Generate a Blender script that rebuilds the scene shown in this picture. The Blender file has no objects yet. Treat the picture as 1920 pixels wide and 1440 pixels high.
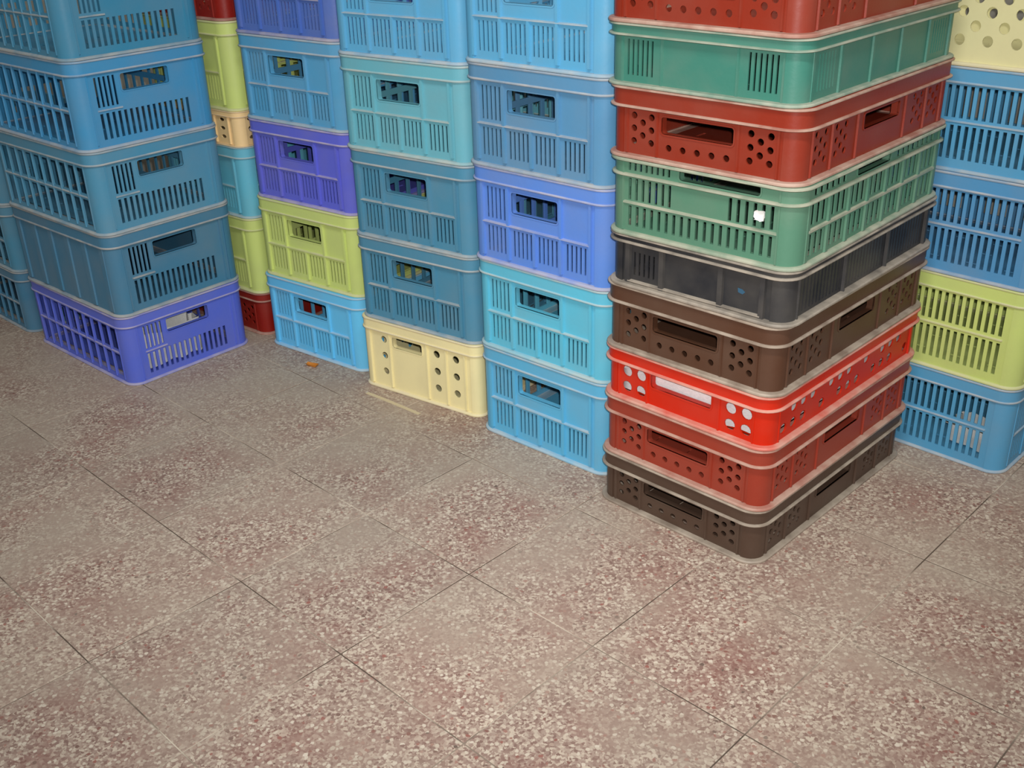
import bpy, math, random
from mathutils import Vector, Matrix
from mathutils.geometry import delaunay_2d_cdt

random.seed(7)
scene = bpy.context.scene
C = scene.collection
S = 0.01                                   # all sizes below are written in centimetres

# ------------------------------------------------------------------ camera
PITCH, ROLL = math.radians(26.38), math.radians(1.67)
cam_data = bpy.data.cameras.new('camera')
cam_data.sensor_width = 36.0
cam_data.lens = 2027.0 / 1920.0 * 36.0
cam_data.clip_start = 0.02
cam = bpy.data.objects.new('camera', cam_data)
C.objects.link(cam)
r0 = Vector((1, 0, 0)); u0 = Vector((0, math.sin(PITCH), math.cos(PITCH)))
rt = r0 * math.cos(ROLL) - u0 * math.sin(ROLL)
up = r0 * math.sin(ROLL) + u0 * math.cos(ROLL)
bk = rt.cross(up)
CAM = Vector((0, 0, 1.236))
cam.matrix_world = Matrix(((rt.x, up.x, bk.x, CAM.x), (rt.y, up.y, bk.y, CAM.y), (rt.z, up.z, bk.z, CAM.z), (0, 0, 0, 1)))
scene.camera = cam

# ------------------------------------------------------------------ light
world = bpy.data.worlds.new('world'); scene.world = world
world.use_nodes = True
world.node_tree.nodes['Background'].inputs[0].default_value = (0.97, 0.985, 1.0, 1)
world.node_tree.nodes['Background'].inputs[1].default_value = 0.36

fl = bpy.data.lights.new('camera_flash', 'SPOT')         # the compact camera's own flash, beside its lens
fl.energy = 138.0
fl.color = (1.0, 1.0, 1.0)
fl.spot_size = math.radians(76)
fl.spot_blend = 1.0
fl.shadow_soft_size = 0.012
flash = bpy.data.objects.new('camera_flash', fl); C.objects.link(flash)
fm = cam.matrix_world @ Matrix.Rotation(math.radians(5), 4, 'X')
fm.translation = CAM + rt * 0.025 + up * 0.045 - bk * 0.01
flash.matrix_world = fm

strip = bpy.data.lights.new('overhead_fill', 'AREA')        # added unseen fill light from above, shapes shade on side faces and rims
strip.shape = 'RECTANGLE'; strip.size = 1.2; strip.size_y = 0.15
strip.energy = 42.0; strip.color = (0.97, 1.0, 0.98)
strip_o = bpy.data.objects.new('overhead_fill', strip); C.objects.link(strip_o)
strip_o.location = (0.0, 0.45, 2.7); strip_o.rotation_euler = (math.radians(12), 0, 0)

scene.view_settings.view_transform = 'Standard'
scene.view_settings.look = 'None'
scene.view_settings.exposure = -0.09
scene.view_settings.gamma = 1.0
scene.view_settings.use_curve_mapping = False

# ------------------------------------------------------------------ materials
def lin(c):
    return tuple(((v / 255) / 12.92 if v / 255 <= 0.04045 else ((v / 255 + 0.055) / 1.055) ** 2.4) for v in c)

def nd(nt, t, **kw):
    n = nt.nodes.new(t)
    for k, v in kw.items(): setattr(n, k, v)
    return n

def mix(nt, fac, a, b, mode='MIX'):
    m = nd(nt, 'ShaderNodeMix', data_type='RGBA', blend_type=mode)
    for s, v in ((m.inputs[0], fac), (m.inputs[6], a), (m.inputs[7], b)):
        if isinstance(v, (tuple, list)): s.default_value = (*v[:3], 1)
        elif isinstance(v, (int, float)): s.default_value = v
        else: nt.links.new(v, s)
    return m.outputs[2]

def ramp(nt, src, stops, interp='LINEAR'):
    r = nd(nt, 'ShaderNodeValToRGB'); r.color_ramp.interpolation = interp
    e = r.color_ramp.elements
    while len(e) < len(stops): e.new(0.5)
    for el, (p, c) in zip(e, stops):
        el.position = p; el.color = (*c, 1) if len(c) == 3 else c
    nt.links.new(src, r.inputs[0])
    return r.outputs[0]

_mats = {}
def plastic(name, rgb, wear_glint=0.0, dust=0.25, rough=0.42):
    """moulded crate plastic: base colour, blotchy dust film, pale scuffs and painted-in rim highlights on the edges"""
    key = (name, wear_glint)
    if key in _mats: return _mats[key]
    m = bpy.data.materials.new(name + ('_scuffed_glint' if wear_glint else '')); m.use_nodes = True
    nt = m.node_tree; b = nt.nodes['Principled BSDF']
    base = lin(rgb)
    tc = nd(nt, 'ShaderNodeTexCoord'); oi = nd(nt, 'ShaderNodeObjectInfo')
    ad = nd(nt, 'ShaderNodeVectorMath', operation='ADD')
    mu = nd(nt, 'ShaderNodeVectorMath', operation='SCALE'); mu.inputs[3].default_value = 37.0
    cmb = nd(nt, 'ShaderNodeCombineXYZ')
    for i in range(3): nt.links.new(oi.outputs['Random'], cmb.inputs[i])
    nt.links.new(cmb.outputs[0], mu.inputs[0])
    nt.links.new(tc.outputs['Object'], ad.inputs[0]); nt.links.new(mu.outputs[0], ad.inputs[1])
    n1 = nd(nt, 'ShaderNodeTexNoise'); n1.inputs['Scale'].default_value = 9; n1.inputs['Detail'].default_value = 5
    n2 = nd(nt, 'ShaderNodeTexNoise'); n2.inputs['Scale'].default_value = 120; n2.inputs['Detail'].default_value = 3
    n3 = nd(nt, 'ShaderNodeTexNoise'); n3.inputs['Scale'].default_value = 22; n3.inputs['Detail'].default_value = 4; nt.links.new(ad.outputs[0], n3.inputs['Vector'])
    for n in (n1, n2): nt.links.new(ad.outputs[0], n.inputs['Vector'])
    grey = tuple(0.45 * v + 0.55 * g for v, g in zip(base, lin((150, 140, 125))))
    d = ramp(nt, n1.outputs[0], [(0.40, (0, 0, 0)), (0.72, (dust, dust, dust))])
    col = mix(nt, d, base, grey)
    if wear_glint:
        pale = tuple(0.30 * v + 0.70 * g for v, g in zip(base, lin((214, 198, 178))))  # pale edge colour: scuffing together with rim highlights put into the colour
        w = ramp(nt, n3.outputs[0], [(0.34, (0.45 * wear_glint,) * 3), (0.62, (wear_glint,) * 3)])
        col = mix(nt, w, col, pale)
    nt.links.new(col, b.inputs['Base Color'])
    b.inputs['Roughness'].default_value = rough
    b.inputs['Specular IOR Level'].default_value = 0.36
    bp = nd(nt, 'ShaderNodeBump'); bp.inputs['Strength'].default_value = 0.12; bp.inputs['Distance'].default_value = 0.002
    nt.links.new(n2.outputs[0], bp.inputs['Height']); nt.links.new(bp.outputs[0], b.inputs['Normal'])
    _mats[key] = m
    return m

def simple(name, rgb, rough=0.7):
    m = bpy.data.materials.new(name); m.use_nodes = True
    nt = m.node_tree; b = nt.nodes['Principled BSDF']
    n = nd(nt, 'ShaderNodeTexNoise'); n.inputs['Scale'].default_value = 60; n.inputs['Detail'].default_value = 4
    c = lin(rgb)
    nt.links.new(ramp(nt, n.outputs[0], [(0.3, tuple(v * 0.82 for v in c)), (0.7, c)]), b.inputs['Base Color'])
    b.inputs['Roughness'].default_value = rough
    return m

def terrazzo():
    m = bpy.data.materials.new('terrazzo_tile'); m.use_nodes = True
    nt = m.node_tree; b = nt.nodes['Principled BSDF']; L = nt.links.new
    geo = nd(nt, 'ShaderNodeNewGeometry'); oi = nd(nt, 'ShaderNodeObjectInfo')
    pos = geo.outputs['Position']
    wob = nd(nt, 'ShaderNodeTexNoise'); wob.inputs['Scale'].default_value = 140
    L(pos, wob.inputs['Vector'])
    sc = nd(nt, 'ShaderNodeVectorMath', operation='SCALE'); sc.inputs[3].default_value = 0.006
    L(wob.outputs['Color'], sc.inputs[0])
    pv = nd(nt, 'ShaderNodeVectorMath', operation='ADD'); L(pos, pv.inputs[0]); L(sc.outputs[0], pv.inputs[1])
    def vor(scale):
        v = nd(nt, 'ShaderNodeTexVoronoi'); v.inputs['Scale'].default_value = scale
        L(pv.outputs[0], v.inputs['Vector'])
        sp = nd(nt, 'ShaderNodeSeparateColor'); L(v.outputs['Color'], sp.inputs[0])
        return v, sp
    v1, s1 = vor(130); v2, s2 = vor(230)
    red = nd(nt, 'ShaderNodeTexNoise'); red.inputs['Scale'].default_value = 9; red.inputs['Detail'].default_value = 3
    L(pos, red.inputs['Vector'])
    matrix = ramp(nt, s2.outputs[0], [(0.0, lin((132, 104, 94))), (0.35, lin((156, 130, 118))), (0.65, lin((172, 150, 136))), (0.9, lin((198, 180, 162)))])
    rfac = ramp(nt, red.outputs[0], [(0.46, (0, 0, 0)), (0.68, (0.55, 0.55, 0.55))])
    matrix = mix(nt, rfac, matrix, lin((140, 92, 84)))
    # larger chips lie in the matrix; each keeps clear of its cell border
    chipsel = ramp(nt, s1.outputs[0], [(0.0, (1, 1, 1)), (0.34, (1, 1, 1)), (0.345, (0, 0, 0)), (1, (0, 0, 0))], 'CONSTANT')
    inside = ramp(nt, v1.outputs['Distance'], [(0.40, (1, 1, 1)), (0.52, (0, 0, 0))])
    chipcol = ramp(nt, s1.outputs[1], [(0.0, lin((212, 197, 180))), (0.45, lin((198, 182, 164))), (0.7, lin((178, 158, 142))), (0.86, lin((150, 96, 86))), (1.0, lin((112, 94, 84)))])
    fac = nd(nt, 'ShaderNodeMath', operation='MULTIPLY'); L(chipsel, fac.inputs[0]); L(inside, fac.inputs[1])
    col = mix(nt, fac.outputs[0], matrix, chipcol)
    # trodden dust film in blotches, plus a small difference from tile to tile
    dn = nd(nt, 'ShaderNodeTexNoise'); dn.inputs['Scale'].default_value = 4.5; dn.inputs['Detail'].default_value = 6
    L(pos, dn.inputs['Vector'])
    # the film lies thicker along the tile edges and towards the stacks, where nobody walks
    tc = nd(nt, 'ShaderNodeTexCoord'); sx = nd(nt, 'ShaderNodeSeparateXYZ'); L(tc.outputs['Object'], sx.inputs[0])
    def m2(op, p, q=None):
        n = nd(nt, 'ShaderNodeMath', operation=op)
        for k, v in ((0, p), (1, q)):
            if v is None: continue
            if isinstance(v, (int, float)): n.inputs[k].default_value = v
            else: L(v, n.inputs[k])
        return n.outputs[0]
    edge = m2('MAXIMUM', m2('ABSOLUTE', sx.outputs[0]), m2('ABSOLUTE', sx.outputs[1]))
    edge = m2('MULTIPLY', m2('MAXIMUM', m2('SUBTRACT', edge, 0.085), 0.0), 1.35)
    sp_ = nd(nt, 'ShaderNodeSeparateXYZ'); L(pos, sp_.inputs[0])
    far = m2('MULTIPLY', m2('SUBTRACT', sp_.outputs[1], 1.55), 0.10)
    amount = m2('ADD', m2('ADD', dn.outputs[0], edge), far)
    df = ramp(nt, amount, [(0.46, (0, 0, 0)), (0.72, (0.66, 0.66, 0.66))])
    col = mix(nt, df, col, lin((176, 161, 145)))
    tint = ramp(nt, oi.outputs['Random'], [(0, (0.975, 0.975, 0.955)), (1, (1.075, 1.07, 1.04))])
    col = mix(nt, 1.0, col, tint, 'MULTIPLY')
    L(col, b.inputs['Base Color'])
    b.inputs['Roughness'].default_value = 0.62
    b.inputs['Specular IOR Level'].default_value = 0.3
    bp = nd(nt, 'ShaderNodeBump'); bp.inputs['Strength'].default_value = 0.15; bp.inputs['Distance'].default_value = 0.001
    L(s2.outputs[1], bp.inputs['Height']); L(bp.outputs[0], b.inputs['Normal'])
    return m

def grout():
    m = bpy.data.materials.new('grout'); m.use_nodes = True
    nt = m.node_tree; b = nt.nodes['Principled BSDF']
    geo = nd(nt, 'ShaderNodeNewGeometry')
    n = nd(nt, 'ShaderNodeTexNoise'); n.inputs['Scale'].default_value = 5; n.inputs['Detail'].default_value = 4
    nt.links.new(geo.outputs['Position'], n.inputs['Vector'])
    nt.links.new(ramp(nt, n.outputs[0], [(0.42, lin((84, 70, 58))), (0.52, lin((150, 134, 118))), (0.62, lin((204, 190, 170)))]), b.inputs['Base Color'])
    b.inputs['Roughness'].default_value = 0.9
    return m

# ------------------------------------------------------------------ mesh helpers
def link(o, parent=None):
    C.objects.link(o)
    if parent: o.parent = parent
    return o

def obj(name, me, mat, parent=None, mtx=None):
    o = bpy.data.objects.new(name, me)
    if len(me.materials) == 0: me.materials.append(None)
    o.material_slots[0].link = 'OBJECT'
    o.material_slots[0].material = mat
    link(o, parent)
    if mtx is not None: o.matrix_local = mtx
    return o

def mesh(name, verts, faces, smooth=None):
    me = bpy.data.meshes.new(name)
    me.from_pydata([(x * S, y * S, z * S) for x, y, z in verts], [], faces)
    me.update()
    if smooth:
        me.shade_smooth(); me.set_sharp_from_angle(angle=math.radians(smooth))
    return me

def box_mesh(name, x0, x1, y0, y1, z0, z1, ch=0.0):
    """box whose y0 side (the outer face) is chamfered by ch"""
    v = [(x0, y1, z0), (x1, y1, z0), (x1, y1, z1), (x0, y1, z1),
         (x0 + ch, y0, z0 + ch), (x1 - ch, y0, z0 + ch), (x1 - ch, y0, z1 - ch), (x0 + ch, y0, z1 - ch)]
    f = [(3, 2, 1, 0), (4, 5, 6, 7), (0, 1, 5, 4), (1, 2, 6, 5), (2, 3, 7, 6), (3, 0, 4, 7)]
    return mesh(name, v, f)

def circle(u, v, r, n=14):
    return [(u + r * math.cos(2 * math.pi * i / n), v + r * math.sin(2 * math.pi * i / n)) for i in range(n)]

def rect(u0, u1, v0, v1, r=0.0):
    if r <= 0: return [(u0, v0), (u1, v0), (u1, v1), (u0, v1)]
    p = []
    for cx, cy, a in ((u1 - r, v0 + r, -90), (u1 - r, v1 - r, 0), (u0 + r, v1 - r, 90), (u0 + r, v0 + r, 180)):
        for i in range(4):
            t = math.radians(a + 30 * i); p.append((cx + r * math.cos(t), cy + r * math.sin(t)))
    return p

def inside_poly(pt, poly):
    x, y = pt; c = False; n = len(poly)
    for i in range(n):
        x1, y1 = poly[i]; x2, y2 = poly[(i + 1) % n]
        if (y1 > y) != (y2 > y) and x < (x2 - x1) * (y - y1) / (y2 - y1) + x1: c = not c
    return c

def holed_plate(name, u0, u1, v0, v1, holes, y0, y1):
    """plate in the x-z plane from y0 (outer) to y1 (inner) with holes cut right through"""
    outer = [(u0, v0), (u1, v0), (u1, v1), (u0, v1)]
    vs = [Vector(p) for p in outer]; es = [(0, 1), (1, 2), (2, 3), (3, 0)]
    for h in holes:
        k = len(vs); n = len(h)
        vs += [Vector(p) for p in h]; es += [(k + i, k + (i + 1) % n) for i in range(n)]
    ov, oe, of, *_ = delaunay_2d_cdt(vs, es, [], 0, 1e-5)
    bbs = [(min(p[0] for p in h), max(p[0] for p in h), min(p[1] for p in h), max(p[1] for p in h), h) for h in holes]
    tris = []
    for t in of:
        c = (sum(ov[i].x for i in t) / 3, sum(ov[i].y for i in t) / 3)
        if any(a < c[0] < b and d < c[1] < e and inside_poly(c, h) for a, b, d, e, h in bbs): continue
        a, b, d = (ov[i] for i in t)
        if (b - a).cross(d - a) < 0: t = [t[0], t[2], t[1]]
        tris.append(tuple(t))
    n = len(ov)
    verts = [(p.x, y0, p.y) for p in ov] + [(p.x, y1, p.y) for p in ov]
    faces = [t for t in tris] + [tuple(i + n for i in reversed(t)) for t in tris]
    edges = {}
    for t in tris:
        for a, b in ((t[0], t[1]), (t[1], t[2]), (t[2], t[0])): edges[(a, b)] = True
    for (a, b) in edges:
        if (b, a) not in edges: faces.append((b, a, a + n, b + n))
    return mesh(name, verts, faces)

def outline(W, L, r, o, seg=7):
    """rounded rectangle, centred, grown outward by o"""
    W, L, r = W + 2 * o, L + 2 * o, max(r + o, 0.2); p = []
    for cx, cy, a in ((W / 2 - r, -L / 2 + r, -90), (W / 2 - r, L / 2 - r, 0), (-W / 2 + r, L / 2 - r, 90), (-W / 2 + r, -L / 2 + r, 180)):
        for i in range(seg + 1):
            t = math.radians(a + 90 * i / seg); p.append((cx + r * math.cos(t), cy + r * math.sin(t)))
    return p

def ring(name, W, L, r, profile, smooth=40):
    """closed profile [(offset, z)...] swept round a rounded rectangle"""
    rows = [[(x, y, z) for x, y in outline(W, L, r, o)] for o, z in profile]
    n = len(rows[0]); m = len(rows)
    v = [p for row in rows for p in row]; f = []
    for j in range(m):
        k = (j + 1) % m
        for i in range(n):
            q = (i + 1) % n
            f.append((j * n + i, j * n + q, k * n + q, k * n + i))
    return mesh(name, v, f, smooth)

def bead(o, z, w, h):
    """rounded lip profile standing out from offset o by w, h high, around height z"""
    return [(o - 0.25, z - h / 2), (o + w * 0.6, z - h / 2), (o + w, z - h * 0.2), (o + w, z + h * 0.2), (o + w * 0.6, z + h / 2), (o - 0.25, z + h / 2)]

def post_mesh(r, t, z0, z1, seg=7):
    """quarter-round corner shell about the origin, pointing to -x -y"""
    v, f = [], []
    for i in range(seg + 1):
        a = math.radians(180 + 90 * i / seg); c, s = math.cos(a), math.sin(a)
        v += [(r * c, r * s, z0), (r * c, r * s, z1), ((r - t) * c, (r - t) * s, z0), ((r - t) * c, (r - t) * s, z1)]
    for i in range(seg):
        a, b = 4 * i, 4 * i + 4
        f += [(a, b, b + 1, a + 1), (a + 3, b + 3, b + 2, a + 2), (a + 1, b + 1, b + 3, a + 3), (a + 2, b + 2, b, a)]
    k = 4 * seg
    f += [(0, 1, 3, 2), (k + 2, k + 3, k + 1, k)]
    return mesh('corner_post', v, f, 50)

# ------------------------------------------------------------------ crate faces
# each face: u runs 0..1 from its left to its right as seen from outside, v 0..1 from floor to top
def slots(u0, u1, v0, v1, n, duty=0.52):
    p = (u1 - u0) / n
    return [('r', u0 + p * (i + 0.5 - duty / 2), u0 + p * (i + 0.5 + duty / 2), v0, v1) for i in range(n)]

def veg_end():
    h = []
    for a in (0.125, 0.315, 0.495, 0.690): h += slots(a, a + 0.150, 0.11, 0.385, 5, 0.42)
    h += slots(0.125, 0.275, 0.465, 0.79, 5, 0.42)
    return dict(holes=h, handle=(0.315, 0.640, 0.56, 0.775), ribs=[(0.105, 0.06, 0.845), (0.293, 0.06, 0.845), (0.481, 0.06, 0.43), (0.665, 0.06, 0.845), (0.862, 0.06, 0.845)], cross=[(0.425, 0.105, 0.862)], ribw=0.8)

def corner_end():
    h = slots(0.15, 0.80, 0.11, 0.40, 16) + slots(0.15, 0.305, 0.47, 0.80, 5)
    return dict(holes=h, handle=(0.335, 0.670, 0.61, 0.80), ribs=[(0.11, 0.06, 0.845), (0.865, 0.06, 0.845)], cross=[(0.435, 0.15, 0.32)])

def wide_side():
    h = []
    for i in range(10):
        a = 0.085 + i * 0.083
        h += [('r', a + 0.009, a + 0.074, 0.09, 0.42), ('r', a + 0.009, a + 0.074, 0.49, 0.80)]
    return dict(holes=h, ribs=[(0.085 + i * 0.083, 0.06, 0.845) for i in range(11)], cross=[(0.455, 0.085, 0.915)])

def solid_side():
    return dict(holes=[], ribs=[(0.085 + i * 0.166, 0.05, 0.845) for i in range(6)], cross=[], ribw=2.0)

def fine_side():
    return dict(holes=slots(0.10, 0.90, 0.12, 0.445, 27, 0.50) + slots(0.10, 0.90, 0.515, 0.82, 27, 0.50), ribs=[], cross=[(0.48, 0.10, 0.90)])

def cream_end():
    h = [('c', 0.20, v, 0.95) for v in (0.26, 0.49, 0.72)]
    for u in (0.645, 0.80): h += [('c', u, v, 1.0) for v in (0.24, 0.48, 0.72)]
    return dict(holes=h, handle=(0.275, 0.525, 0.64, 0.79), ribs=[(0.085, 0.05, 0.845), (0.255, 0.05, 0.845), (0.570, 0.05, 0.845), (0.725, 0.05, 0.845), (0.875, 0.05, 0.845)], cross=[])

def cream_side():
    h = []
    for j in range(5):
        for i in range(8):
            u = 0.10 + 0.108 * i + (0.054 if j % 2 else 0)
            if u < 0.91: h.append(('c', u, 0.235 + 0.128 * j, 1.02))
    return dict(holes=h, ribs=[], cross=[])

def bread_group(u, du, vs3=(0.60, 0.42, 0.24), r=0.62):
    return [('c', u, v, r) for v in vs3] + [('c', u + 2 * du, v, r) for v in vs3] + [('c', u + du, (vs3[0] + vs3[1]) / 2, r), ('c', u + du, (vs3[1] + vs3[2]) / 2, r)]

def bread_end():
    h = bread_group(0.160, 0.046) + bread_group(0.745, 0.046) + [('c', 0.345 + 0.0725 * i, 0.215, 0.62) for i in range(5)]
    return dict(holes=h, handle=(0.305, 0.665, 0.40, 0.635), ribs=[(0.125, 0.06, 0.72), (0.285, 0.06, 0.72), (0.690, 0.06, 0.72), (0.875, 0.06, 0.72)], cross=[])

def bread_side():
    h = []
    for u in (0.110, 0.225, 0.720, 0.830): h += bread_group(u, 0.026)
    return dict(holes=h, handle=(0.385, 0.615, 0.42, 0.635), ribs=[(0.085, 0.06, 0.72), (0.195, 0.06, 0.72), (0.345, 0.06, 0.72), (0.655, 0.06, 0.72), (0.800, 0.06, 0.72), (0.915, 0.06, 0.72)], cross=[])

def teal_end():
    return dict(holes=slots(0.125, 0.275, 0.17, 0.74, 6, 0.40) + slots(0.725, 0.875, 0.17, 0.74, 6, 0.40), ribs=[(0.108, 0.04, 0.81), (0.315, 0.04, 0.81), (0.685, 0.04, 0.81), (0.892, 0.04, 0.81)], cross=[])

def teal_side():
    return dict(holes=slots(0.10, 0.20, 0.17, 0.72, 6, 0.4) + slots(0.80, 0.90, 0.17, 0.72, 6, 0.4), ribs=[(0.075, 0.04, 0.81), (0.225, 0.04, 0.81), (0.41, 0.04, 0.81), (0.59, 0.04, 0.81), (0.775, 0.04, 0.81), (0.925, 0.04, 0.81)], cross=[], ribw=0.9)

def green_end():
    h = slots(0.12, 0.37, 0.46, 0.74, 7, 0.42) + slots(0.64, 0.88, 0.46, 0.74, 6, 0.42) + slots(0.12, 0.88, 0.12, 0.38, 19, 0.42)
    h += slots(0.12, 0.36, 0.84, 0.95, 8, 0.42)
    return dict(holes=h, handle=(0.40, 0.80, 0.83, 0.955), ribs=[(0.105, 0.05, 0.96), (0.895, 0.05, 0.96)], cross=[(0.425, 0.105, 0.895)], crossh=0.55)

def green_side():
    h = []
    for i in range(7):
        a = 0.08 + 0.12 * i
        h += [*slots(a + 0.012, a + 0.108, 0.10, 0.37, 3, 0.62), *slots(a + 0.012, a + 0.108, 0.48, 0.74, 3, 0.62)]
    h += slots(0.10, 0.30, 0.83, 0.94, 6, 0.6) + slots(0.62, 0.90, 0.83, 0.94, 8, 0.6)
    return dict(holes=h, handle=(0.36, 0.58, 0.83, 0.95), ribs=[(0.08 + 0.12 * i, 0.05, 0.78) for i in range(8)], cross=[(0.425, 0.08, 0.92)], crossh=0.7, ribw=1.1)

def black_end():
    return dict(holes=slots(0.155, 0.29, 0.22, 0.66, 5, 0.35), ribs=[(0.135, 0.04, 0.85), (0.325, 0.04, 0.85), (0.640, 0.04, 0.85), (0.850, 0.04, 0.85)], cross=[(0.10, 0.135, 0.85)], ribw=1.2)

def black_side():
    return dict(holes=slots(0.09, 0.91, 0.14, 0.76, 40, 0.42), ribs=[(0.08, 0.04, 0.85), (0.36, 0.04, 0.85), (0.64, 0.04, 0.85), (0.92, 0.04, 0.85)], cross=[])

def red_end():
    h = [('c', u, v, 1.15) for u in (0.165, 0.250, 0.765, 0.850) for v in (0.56, 0.255)]
    return dict(holes=h, handle=(0.310, 0.660, 0.41, 0.69), ribs=[(0.118, 0.05, 0.73), (0.290, 0.05, 0.73), (0.705, 0.05, 0.73), (0.892, 0.05, 0.73)], cross=[])

def red_side():
    h = []
    for i in range(15):
        h.append(('c', 0.105 + 0.0565 * i, 0.56 if i % 2 else 0.255, 1.05))
        if i % 5 in (1, 2): h.append(('c', 0.105 + 0.0565 * i, 0.255 if i % 2 else 0.56, 1.05))
    return dict(holes=h, ribs=[(0.075, 0.05, 0.73), (0.925, 0.05, 0.73)], cross=[])

TYPES = {   # W, L, H, corner radius, rim line (v), end face, side face, how far the walls stand back, recess of the panels
    'vegetable': (38.2, 50.5, 21.2, 4.0, 0.845, veg_end, wide_side, 0.55, 0.45),
    'corner':    (38.2, 51.0, 21.2, 4.0, 0.845, corner_end, wide_side, 0.55, 0.15),
    'corner_solid': (38.2, 51.0, 21.2, 4.0, 0.845, corner_end, solid_side, 0.55, 0.30),
    'fine':      (38.2, 51.0, 21.2, 4.0, 0.845, veg_end, fine_side, 0.45, 0.15),
    'cream':     (38.2, 50.5, 19.2, 3.0, 0.845, cream_end, cream_side, 0.50, 0.40),
    'bread':     (40.0, 60.0, 12.8, 4.2, 0.72, bread_end, bread_side, 1.05, 0.20),
    'bread_small': (38.2, 50.5, 12.8, 4.0, 0.80, bread_end, bread_side, 0.70, 0.20),
    'teal':      (40.0, 60.0, 12.5, 4.2, 0.81, teal_end, teal_side, 1.05, 0.20),
    'green':     (40.0, 60.0, 14.2, 4.2, 0.965, green_end, green_side, 0.80, 0.25),
    'black':     (40.0, 60.0, 10.2, 4.2, 0.85, black_end, black_side, 1.05, 0.45),
    'red':       (40.0, 60.0, 10.9, 4.2, 0.73, red_end, red_side, 1.05, 0.20),
}
WALL, POST = 0.32, 0.85

_cache = {}
def cached(key, fn):
    if key not in _cache: _cache[key] = fn()
    return _cache[key]

def face(root, tname, pname, design, width, depth_off, rot, H, r, vr, inset, rec, base_m, scuff_glint_m):
    """one holed wall with its ribs and handle sleeve; local x to the right, outer side at -y"""
    key = (tname, pname)
    def build():
        d = design(); hs = []
        for h in d['holes']:
            if h[0] == 'r': hs.append(rect((h[1] - 0.5) * width, (h[2] - 0.5) * width, h[3] * H, h[4] * H))
            else: hs.append(circle((h[1] - 0.5) * width, h[2] * H, h[3]))
        out = {}
        if d.get('handle'):
            a, b, c, e = d['handle']
            a, b, c, e = (a - 0.5) * width, (b - 0.5) * width, c * H, e * H
            hs.append(rect(a, b, c, e, 0.5))
            out['sleeve'] = handle_sleeve(a, b, c, e, rec)
        w2 = width / 2 - r
        out['plate'] = holed_plate(pname, -w2, w2, 0.25, vr * H, hs, rec, rec + WALL)
        rw = d.get('ribw', 0.55)
        out['ribs'] = [box_mesh('rib', (u - 0.5) * width - rw / 2, (u - 0.5) * width + rw / 2, -0.12, rec + 0.02, v0 * H, min(v1, vr) * H, 0.12) for u, v0, v1 in d['ribs']]
        chh = d.get('crossh', 0.45)
        out['cross'] = [box_mesh('cross_rib', (u0 - 0.5) * width, (u1 - 0.5) * width, -0.16, rec + 0.02, v * H - chh / 2, v * H + chh / 2, 0.12) for v, u0, u1 in d['cross']]
        return out
    p = cached(key, build)
    mtx = Matrix.Rotation(rot, 4, 'Z') @ Matrix.Translation((0, -(depth_off - inset) * S, 0))
    o = obj(pname, p['plate'], base_m, root, mtx)
    rib_m = plastic('charcoal', COL['charcoal'], 0.07, 0.18, 0.5) if tname == 'black' else base_m
    for me in p['ribs']: obj('rib', me, rib_m, o)
    for me in p['cross']: obj('cross_rib', me, scuff_glint_m, o)
    if 'sleeve' in p: obj('handle_sleeve', p['sleeve'], base_m, o)
    return o

def handle_sleeve(a, b, c, e, rec):
    """rounded tube round the hand hole, reaching inwards"""
    n_in = rect(a, b, c, e, 0.5); n_out = rect(a - 0.3, b + 0.3, c - 0.3, e + 0.3, 0.8)
    n = len(n_in); v = []; f = []
    for y in (rec - 0.12, rec + 1.5):
        for ring_ in (n_in, n_out): v += [(x, y, z) for x, z in ring_]
    for i in range(n):
        q = (i + 1) % n
        f += [(n + i, n + q, q, i), (2 * n + i, 2 * n + q, 3 * n + q, 3 * n + i), (i, q, 2 * n + q, 2 * n + i), (n + q, n + i, 3 * n + i, 3 * n + q)]
    return mesh('handle_sleeve', v, f)

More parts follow.
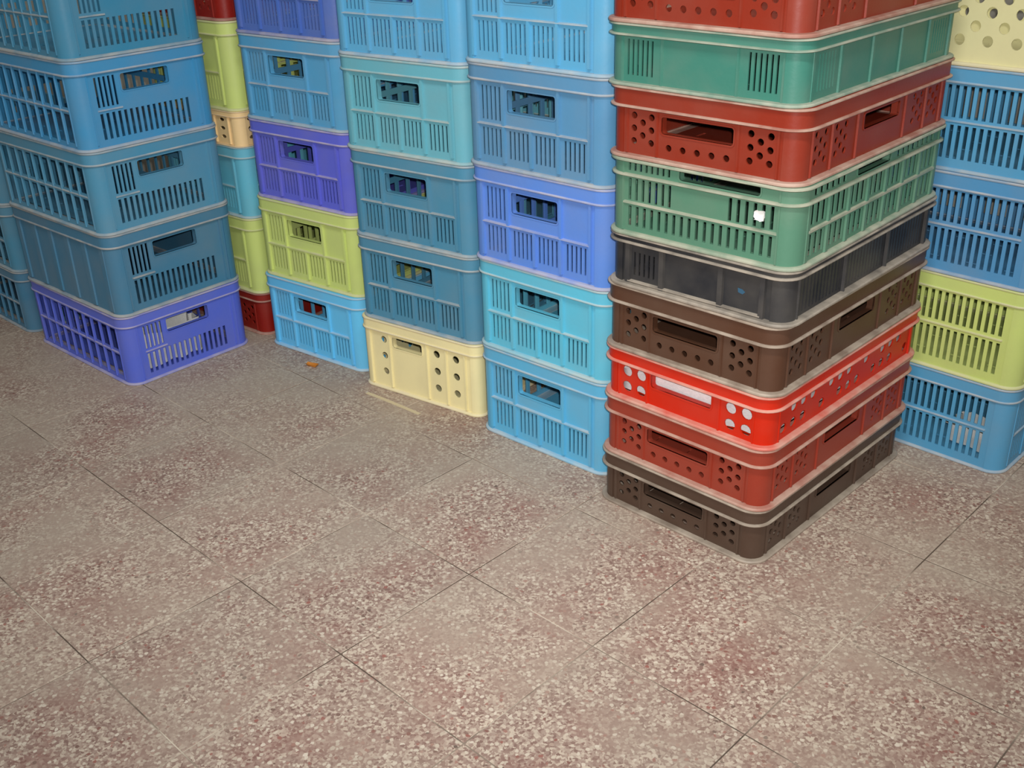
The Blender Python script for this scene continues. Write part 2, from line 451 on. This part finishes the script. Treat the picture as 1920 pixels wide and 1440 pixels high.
def crate(tname, colour_name, rgb, x, y, z, rotz, height, label, group, name='plastic_crate', dust=0.30, wear_glint=0.80):
    W, L, H, r, vr, ef, sf, inset, rec = TYPES[tname]
    band = inset * 0.55                      # the rim band stands back a little less than the walls
    if tname in ('bread', 'red', 'bread_small'): dust = 0.14       # the glossier low crates hold less dust
    bm_ = plastic(colour_name, rgb, 0.0, dust); sm_ = plastic(colour_name, rgb, wear_glint, dust, 0.5)
    root = bpy.data.objects.new(name, None); C.objects.link(root)
    root.empty_display_size = 0.05
    root.location = (x * S, y * S, z * S); root.rotation_euler = (0, 0, rotz)
    root.scale = (1, 1, height / H)
    root['label'] = label; root['category'] = 'crate'; root['group'] = group
    ro = r - inset
    # base plate with drain slots, foot lip
    def base():
        hs = []
        for i in range(4):
            for j in range(5):
                cx = (i - 1.5) * (W - 9) / 4; cy = (j - 2) * (L - 9) / 5
                hs.append(rect(cx - 0.3, cx + 0.3, cy - 1.4, cy + 1.4))
        me = holed_plate('base', -W / 2 + r, W / 2 - r, -L / 2 + r, L / 2 - r, hs, 0.25, 0.75)
        for v in me.vertices: v.co = Vector((v.co.x, v.co.z, v.co.y))
        me.flip_normals(); return me
    obj('base', cached((tname, 'base'), base), bm_, root)
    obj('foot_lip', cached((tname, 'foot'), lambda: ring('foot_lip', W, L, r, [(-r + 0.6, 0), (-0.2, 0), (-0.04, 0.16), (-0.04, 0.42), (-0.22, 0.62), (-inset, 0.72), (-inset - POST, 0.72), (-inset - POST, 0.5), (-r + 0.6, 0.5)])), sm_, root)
    # four walls
    face(root, tname, 'end_panel', ef, W, L / 2, 0, H, r, vr, inset, rec, bm_, sm_)
    face(root, tname, 'end_panel', ef, W, L / 2, math.pi, H, r, vr, inset, rec, bm_, sm_)
    face(root, tname, 'side_panel', sf, L, W / 2, math.pi / 2, H, r, vr, inset, rec, bm_, sm_)
    face(root, tname, 'side_panel', sf, L, W / 2, -math.pi / 2, H, r, vr, inset, rec, bm_, sm_)
    pm = cached((tname, 'post'), lambda: post_mesh(ro, POST, 0.25, vr * H))
    for k, (sx, sy) in enumerate(((-1, -1), (1, -1), (1, 1), (-1, 1))):
        obj('corner_post', pm, bm_, root, Matrix.Translation((sx * (W / 2 - r) * S, sy * (L / 2 - r) * S, 0)) @ Matrix.Rotation(k * math.pi / 2, 4, 'Z'))
    # rim band and its two lips
    z0, z1 = vr * H, H
    rim = obj('rim', cached((tname, 'rim'), lambda: ring('rim', W, L, r, [(-inset - POST, z0 - 0.2), (-band, z0 - 0.05), (-band, z1 - 0.05), (-band - 0.08, z1), (-inset - POST, z1)])), bm_, root)
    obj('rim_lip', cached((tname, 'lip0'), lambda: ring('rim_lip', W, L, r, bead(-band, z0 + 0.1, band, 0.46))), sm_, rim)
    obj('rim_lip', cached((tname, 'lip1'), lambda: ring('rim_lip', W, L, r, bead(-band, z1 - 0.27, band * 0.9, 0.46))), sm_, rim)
    if tname == 'green':
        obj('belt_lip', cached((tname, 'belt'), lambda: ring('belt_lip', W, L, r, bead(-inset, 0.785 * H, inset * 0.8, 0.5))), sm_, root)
    return root

# ------------------------------------------------------------------ the room
def tag(o, label=None, cat=None, group=None, kind=None):
    for k, v in (('label', label), ('category', cat), ('group', group), ('kind', kind)):
        if v: o[k] = v
    return o

def rotbox(name, cx, cy, w, d, z0, z1, rz, mat):
    me = box_mesh(name, -w / 2, w / 2, -d / 2, d / 2, z0, z1)
    o = obj(name, me, mat); o.location = (cx * S, cy * S, 0); o.rotation_euler = (0, 0, rz)
    return o

TY = math.radians(-44.77); T = 30.72; TX, TYO = -9.24, 168.41
grout_m, tile_m = grout(), terrazzo()
floor = rotbox('floor', 0, 200, 560, 560, -4, -0.10, TY, grout_m)
tag(floor, 'worn terrazzo tiled floor with thin joints', 'floor', None, 'structure')

def tile_mesh():
    h = T / 2 - 0.11; b = h - 0.09
    v = [(-h, -h, -0.6), (h, -h, -0.6), (h, h, -0.6), (-h, h, -0.6), (-h, -h, -0.07), (h, -h, -0.07), (h, h, -0.07), (-h, h, -0.07), (-b, -b, 0), (b, -b, 0), (b, b, 0), (-b, b, 0)]
    f = [(3, 2, 1, 0), (8, 9, 10, 11)]
    for i in range(4):
        j = (i + 1) % 4
        f += [(i, j, 4 + j, 4 + i), (4 + i, 4 + j, 8 + j, 8 + i)]
    return mesh('tile', v, f)
tm = tile_mesh()
fi = Matrix.Translation((0, 2.0, 0)) @ Matrix.Rotation(TY, 4, 'Z')
fi = fi.inverted()
ct, st = math.cos(TY), math.sin(TY)
cells = []
for i in range(-14, 14):
    for j in range(-14, 14):
        a, b = (i + 0.5) * T, (j + 0.5) * T
        x, y = TX + a * ct - b * st, TYO + a * st + b * ct
        if y < -20 or y > 360 or abs(x) > 120 + 0.55 * y: continue
        cells.append((math.hypot(x, y), x, y))
cells.sort()
for _, x, y in cells[:298]:
    o = bpy.data.objects.new('tile', tm); link(o, floor)
    if tm.materials[:] == []: tm.materials.append(tile_m)
    o.matrix_local = fi @ Matrix.Translation((x * S, y * S, 0)) @ Matrix.Rotation(TY, 4, 'Z')

wall_m = simple('painted_plaster', (176, 170, 158), 0.9)
a = math.radians(40)
e2 = (math.sin(a), math.cos(a)); e1 = (-math.cos(a), math.sin(a))
wb = rotbox('wall_back', e2[0] * 268 + e1[0] * 130, e2[1] * 268 + e1[1] * 130, 460, 8, -4, 260, -a, wall_m)
tag(wb, 'plain plaster wall behind the crate stacks', 'wall', None, 'structure')
wl = rotbox('wall_left', e1[0] * 364 + e2[0] * 110, e1[1] * 364 + e2[1] * 110, 8, 316, -4, 260, -a, wall_m)
tag(wl, 'plain plaster wall beyond the leftmost crates', 'wall', None, 'structure')

# ------------------------------------------------------------------ colours
COL = {
    'steel_blue': (62, 136, 168), 'steel_blue_dull': (80, 144, 174), 'blue': (86, 158, 198), 'strong_blue': (66, 146, 192), 'bright_blue': (94, 178, 216), 'sky_blue': (92, 166, 204), 'light_blue': (104, 196, 240), 'cyan_blue': (96, 190, 216),
    'aqua': (104, 174, 188), 'petrol': (76, 138, 166), 'slate_blue': (88, 142, 180), 'royal_blue': (94, 138, 216), 'dusty_blue': (84, 146, 190),
    'violet': (96, 102, 206), 'violet_blue': (90, 108, 210), 'indigo': (76, 108, 184), 'lime': (200, 214, 122), 'cream': (240, 226, 170),
    'pale_cream': (226, 218, 164), 'oxblood': (138, 26, 14), 'teal': (100, 182, 204), 'dark_petrol': (70, 124, 154), 'gap_cream': (240, 206, 150),
    'brick_red': (136, 42, 22), 'sea_green': (62, 122, 106), 'leaf_green': (84, 128, 104), 'charcoal': (40, 41, 45),
    'brown': (84, 54, 38), 'dark_brown': (80, 60, 48), 'scarlet': (200, 34, 2), 'dull_red': (150, 54, 36),
}

def stack(kind, corner, yaw, zs, specs, group, jitter=None):
    """kind 'end': the short end looks at -e2; kind 'side': the long side looks at -e2.
    corner = nearest floor corner; specs bottom to top: (type, colour, label)"""
    made = []
    for k, (t, c, label, *opt) in enumerate(specs):
        W, L = TYPES[t][:2]
        if jitter: cx0, cy0, ya = jitter[k]
        else: (cx0, cy0), ya = corner, yaw + random.uniform(-0.5, 0.5)
        ya = math.radians(ya)
        f1 = (-math.cos(ya), math.sin(ya)); f2 = (math.sin(ya), math.cos(ya))
        if kind == 'end': A, B, rz = W, L, -ya
        else: A, B, rz = L, W, math.pi / 2 - ya
        x = cx0 + f1[0] * A / 2 + f2[0] * B / 2; y = cy0 + f1[1] * A / 2 + f2[1] * B / 2
        made.append(crate(t, c, COL[c], x, y, zs[k], rz, zs[k + 1] - zs[k] - 0.02, label, group, **(opt[0] if opt else {})))
    return made

# ------------------------------------------------------------------ stacks of crates (bottom to top)
low_crates = stack('end', None, 0, [0, 11.8, 24.75, 35.6, 49.0, 59.2, 73.5, 86.0, 96.5, 109.4], [
    ('bread', 'dark_brown', 'dark brown low crate on the floor, lowest of the mixed red and green stack'),
    ('bread', 'dull_red', 'dull red low crate resting on the dark brown crate at the floor'),
    ('red', 'scarlet', 'bright red low crate with large round holes showing white lining inside'),
    ('bread', 'brown', 'brown low crate between the bright red crate and the black crate'),
    ('black', 'charcoal', 'black low crate with plain ribbed panels under the slotted green crate'),
    ('green', 'leaf_green', 'dull green slotted crate standing on the black crate'),
    ('bread', 'brick_red', 'brick red low crate between the two green crates'),
    ('teal', 'sea_green', 'sea green low crate with a plain middle panel between two brick red crates'),
    ('bread', 'brick_red', 'brick red low crate on top of the sea green one, cut by the frame'),
], 'low crates in the mixed red, brown and green stack',
    [(45.0, 166.9, 45.0), (45.3, 166.9, 45.0), (45.6, 166.9, 44.8), (45.9, 166.9, 44.3), (46.7, 166.6, 43.4), (47.0, 166.6, 42.7), (46.6, 166.9, 43.0), (45.9, 167.3, 43.5), (45.6, 167.4, 43.8)])

stack('end', None, 0, [0, 22.2, 43.0, 64.1, 85.1, 106.3], [
    ('vegetable', 'bright_blue', 'sky blue slotted crate on the floor, directly left of the dark brown crate'),
    ('vegetable', 'cyan_blue', 'cyan slotted crate under the royal blue crate'),
    ('vegetable', 'royal_blue', 'royal blue slotted crate beside the dull green crate, on the cyan crate'),
    ('vegetable', 'slate_blue', 'greyish slate blue slotted crate on top of the royal blue crate'),
    ('vegetable', 'sky_blue', 'sky blue slotted crate at the frame top, on the slate blue crate'),
], 'crates in the blue stack next to the red stack',
    [(20.1, 200.9, 42.2), (20.0, 201.1, 42.2), (19.8, 201.1, 41.9), (19.5, 201.1, 41.8), (19.4, 201.1, 41.6)])

stack('end', None, 0, [0, 19.1, 40.6, 61.8, 83.0, 104.2], [
    ('cream', 'cream', 'cream crate with round holes on the floor under petrol blue crates'),
    ('vegetable', 'petrol', 'petrol blue slotted crate standing directly on the cream crate at the floor'),
    ('vegetable', 'petrol', 'petrol blue slotted crate directly under the pale aqua crate'),
    ('vegetable', 'aqua', 'pale aqua slotted crate with a handle hole, above two petrol blue crates'),
    ('vegetable', 'sky_blue', 'light sky blue slotted crate at the frame top, on the pale aqua crate'),
], 'crates in the stack on the cream crate',
    [(-7.7, 230.1, 36.0), (-7.5, 230.1, 36.1), (-7.6, 229.9, 36.5), (-7.8, 230.0, 36.1), (-7.9, 230.1, 36.1)])

stack('end', None, 0, [0, 20.9, 42.6, 63.2, 84.3, 105.5], [
    ('vegetable', 'light_blue', 'light blue slotted crate on the floor under the lime green crate'),
    ('vegetable', 'lime', 'lime green slotted crate with a handle hole, between light blue and violet crates'),
    ('vegetable', 'violet', 'violet slotted crate standing on the lime green crate'),
    ('vegetable', 'blue', 'medium blue slotted crate on top of the violet crate'),
    ('vegetable', 'indigo', 'indigo blue slotted crate at the frame top beside the dark red sliver'),
], 'crates in the stack with the lime and violet crates',
    [(-38.4, 257.2, 37.8), (-37.7, 257.7, 37.3), (-37.5, 257.8, 37.6), (-37.7, 257.9, 37.9), (-37.9, 258.0, 38.0)])

stack('side', None, 0, [0, 19.2, 40.9, 61.5, 82.5, 103.8], [
    ('corner', 'violet_blue', 'violet blue slotted crate on the floor, bottom of the left corner stack'),
    ('corner_solid', 'dark_petrol', 'dark petrol crate with plain ribbed long side on the violet blue crate'),
    ('corner', 'steel_blue_dull', 'dull steel blue slotted crate, middle of the left corner stack'),
    ('corner', 'strong_blue', 'brighter blue slotted crate, second from the top of the left corner stack'),
    ('corner', 'steel_blue', 'steel blue slotted crate at the frame top, uppermost of the left corner stack'),
], 'crates in the left corner stack',
    [(-98.5, 252.7, 42.3), (-98.2, 252.8, 41.6), (-98.3, 252.5, 41.7), (-98.6, 252.3, 42.2), (-98.8, 252.2, 42.2)])

stack('end', (-69.6, 283.6), 39.5, [0, 12.7, 34.6, 54.3, 63.7, 86.3, 99.0], [
    ('bread_small', 'oxblood', 'dark red crate on the floor, glimpsed between violet blue and light blue crates'),
    ('vegetable', 'lime', 'lime green crate glimpsed low in the gap, just above the dark red floor crate'),
    ('vegetable', 'teal', 'teal crate glimpsed in the gap under the thin cream crate'),
    ('cream', 'gap_cream', 'thin cream crate glimpsed in the gap between stacks, under a lime crate'),
    ('vegetable', 'lime', 'lime green crate glimpsed high in the gap, on the thin cream crate'),
    ('bread_small', 'oxblood', 'dark red crate at the frame top, glimpsed in the gap between stacks'),
], 'crates glimpsed in the gap behind the left corner stack')

stack('side', (103.8, 196.9), 45.9, [0, 20.1, 41.7, 63.1, 83.6, 104.0], [
    ('fine', 'blue', 'blue fine-slotted crate on the floor at the right edge, under the lime crate'),
    ('fine', 'lime', 'lime green fine-slotted crate at the right edge behind the red stack'),
    ('fine', 'dusty_blue', 'blue fine-slotted crate at the right edge, directly on the lime crate'),
    ('fine', 'blue', 'blue fine-slotted crate at the right edge, directly under the pale cream crate'),
    ('cream', 'pale_cream', 'pale cream crate with staggered round holes in the upper right corner'),
], 'crates in the stack at the right edge')

stack('side', (-139.6, 290.6), 43.6, [0, 18.6, 38.2, 58.5], [
    ('corner', 'dark_petrol', 'dark petrol crate on the floor at the left edge, behind the violet blue crate'),
    ('corner', 'petrol', 'petrol blue crate at the left edge, second from floor behind the corner stack'),
    ('corner', 'petrol', 'petrol blue crate at the left edge, third from floor, barely showing'),
], 'crates at the left edge behind the corner stack')

# ------------------------------------------------------------------ things lying in the crates and on the floor
def sheet(name, x, y, z, w, d, h, rz, mat, label, cat, seed, cells=14, fold=1.0):
    """crumpled tray-like sheet: flat middle, edges turned up to height h, creased all over, with thickness"""
    rnd = random.Random(seed); v = []; f = []
    n = cells
    for t in (0, 1):
        rs = random.Random(seed)
        for i in range(n + 1):
            for j in range(n + 1):
                a, b = i / n * 2 - 1, j / n * 2 - 1
                e = max(abs(a), abs(b))
                if e > 0.8:
                    q = (e - 0.8) / 0.2; s_ = 0.8 / e
                    px, py, pz = a * s_ * w / 1.6 * (1 + 0.02 * q), b * s_ * d / 1.6 * (1 + 0.02 * q), q * h
                else: px, py, pz = a * w / 1.6, b * d / 1.6, 0
                k = fold
                jx, jy, jz = rs.uniform(-k, k) * 0.4, rs.uniform(-k, k) * 0.4, rs.uniform(0, k) * 0.5
                v.append((px + jx, py + jy, pz + jz + 0.12 * t))
    m = (n + 1) ** 2
    idx = lambda i, j: i * (n + 1) + j
    for i in range(n):
        for j in range(n):
            q = (idx(i, j), idx(i + 1, j), idx(i + 1, j + 1), idx(i, j + 1))
            f.append(tuple(reversed(q))); f.append(tuple(k + m for k in q))
    edge = [idx(i, 0) for i in range(n)] + [idx(n, j) for j in range(n)] + [idx(i, n) for i in range(n, 0, -1)] + [idx(0, j) for j in range(n, 0, -1)]
    for a, b in zip(edge, edge[1:] + edge[:1]): f.append((a, b, b + m, a + m))
    o = obj(name, mesh(name, v, f, 60), mat)
    o.location = (x * S, y * S, z * S); o.rotation_euler = (0, 0, rz)
    return tag(o, label, cat)

white_m = simple('white_film', (252, 251, 249), 0.5)
ya = math.radians(44.8)
cxr = 45.6 - math.cos(ya) * 20 + math.sin(ya) * 30; cyr = 166.9 + math.sin(ya) * 20 + math.cos(ya) * 30
sheet('plastic_liner', cxr, cyr, 24.75 + 0.85, 33.2, 53.0, 9.0, -ya, white_m, 'white plastic liner inside the bright red crate, seen through its holes', 'liner', 5, 20, 0.5)

crush_m = simple('crumpled_white_plastic', (240, 238, 232), 0.55)
# A: bag in the violet crate; right: bag in the floor crate; scrap in the green crate
sheet('plastic_bag', -93.5, 270.0, 1.0, 17, 8, 9.5, 0.83, crush_m, 'crumpled white plastic bag lying inside the violet blue floor crate', 'bag', 11, 8, 2.2)
sheet('plastic_bag', 103.2, 211.0, 1.0, 7, 9, 4.5, 0.75, crush_m, 'crumpled white plastic bag inside the blue floor crate at the right edge', 'bag', 12, 8, 1.6)
ps = sheet('paper_scrap', 41.9, 171.5, 68.3, 1.8, 1.8, 0.4, 0, crush_m, 'small white paper scrap caught in a slot of the dull green crate', 'paper', 13, 5, 0.5)
ps.rotation_euler = (math.radians(90), 0, -math.radians(42.7))
orange_m = simple('orange_peel', (206, 128, 40), 0.7)
sheet('orange_scrap', -53.6, 263.6, 0.02, 3.4, 1.3, 0.5, -0.5, orange_m, 'small orange scrap on the floor before the light blue crate', 'scrap', 14, 5, 0.25)
strip_m = simple('pale_plastic_strip', (214, 196, 160), 0.7)
def strap(name, pts, w, mat, label, cat):
    """flat packing strap through floor points"""
    v, f = [], []
    n = len(pts)
    for i, (x, y) in enumerate(pts):
        a = pts[max(i - 1, 0)]; b = pts[min(i + 1, n - 1)]
        dx, dy = b[0] - a[0], b[1] - a[1]; l = math.hypot(dx, dy); nx, ny = -dy / l * w / 2, dx / l * w / 2
        v += [(x - nx, y - ny, 0.02), (x + nx, y + ny, 0.02), (x + nx, y + ny, 0.14), (x - nx, y - ny, 0.14)]
    for i in range(n - 1):
        a, b = 4 * i, 4 * i + 4
        for k in range(4):
            q = (k + 1) % 4; f.append((a + k, a + q, b + q, b + k))
    f += [(3, 2, 1, 0), (4 * n - 4, 4 * n - 3, 4 * n - 2, 4 * n - 1)]
    me = mesh(name, v, f)
    return tag(obj(name, me, mat), label, cat)
strap('packing_strap', [(-37.0, 246.4), (-33.6, 243.6), (-30.2, 240.6), (-26.6, 237.4), (-22.9, 234.0)], 1.0, strip_m, 'pale flat plastic strap on the floor along the cream crate', 'strap')

# torn blue sticker on the plain end of the black crate
y_out = -30 + 1.05 + 0.45
v = [(x, y, z) for y in (y_out - 0.04, y_out + 0.01) for x, z in ((9.1, 4.3), (10.0, 4.1), (10.5, 4.6), (9.9, 5.0), (9.0, 5.1))]
f = [(0, 1, 2, 3, 4), (9, 8, 7, 6, 5)] + [(i, 5 + i, 5 + (i + 1) % 5, (i + 1) % 5) for i in range(5)]
st_ = obj('sticker', mesh('sticker', v, f), simple('blue_sticker', (52, 92, 118), 0.5), low_crates[4])
st_['label'] = 'torn blue sticker remnant'
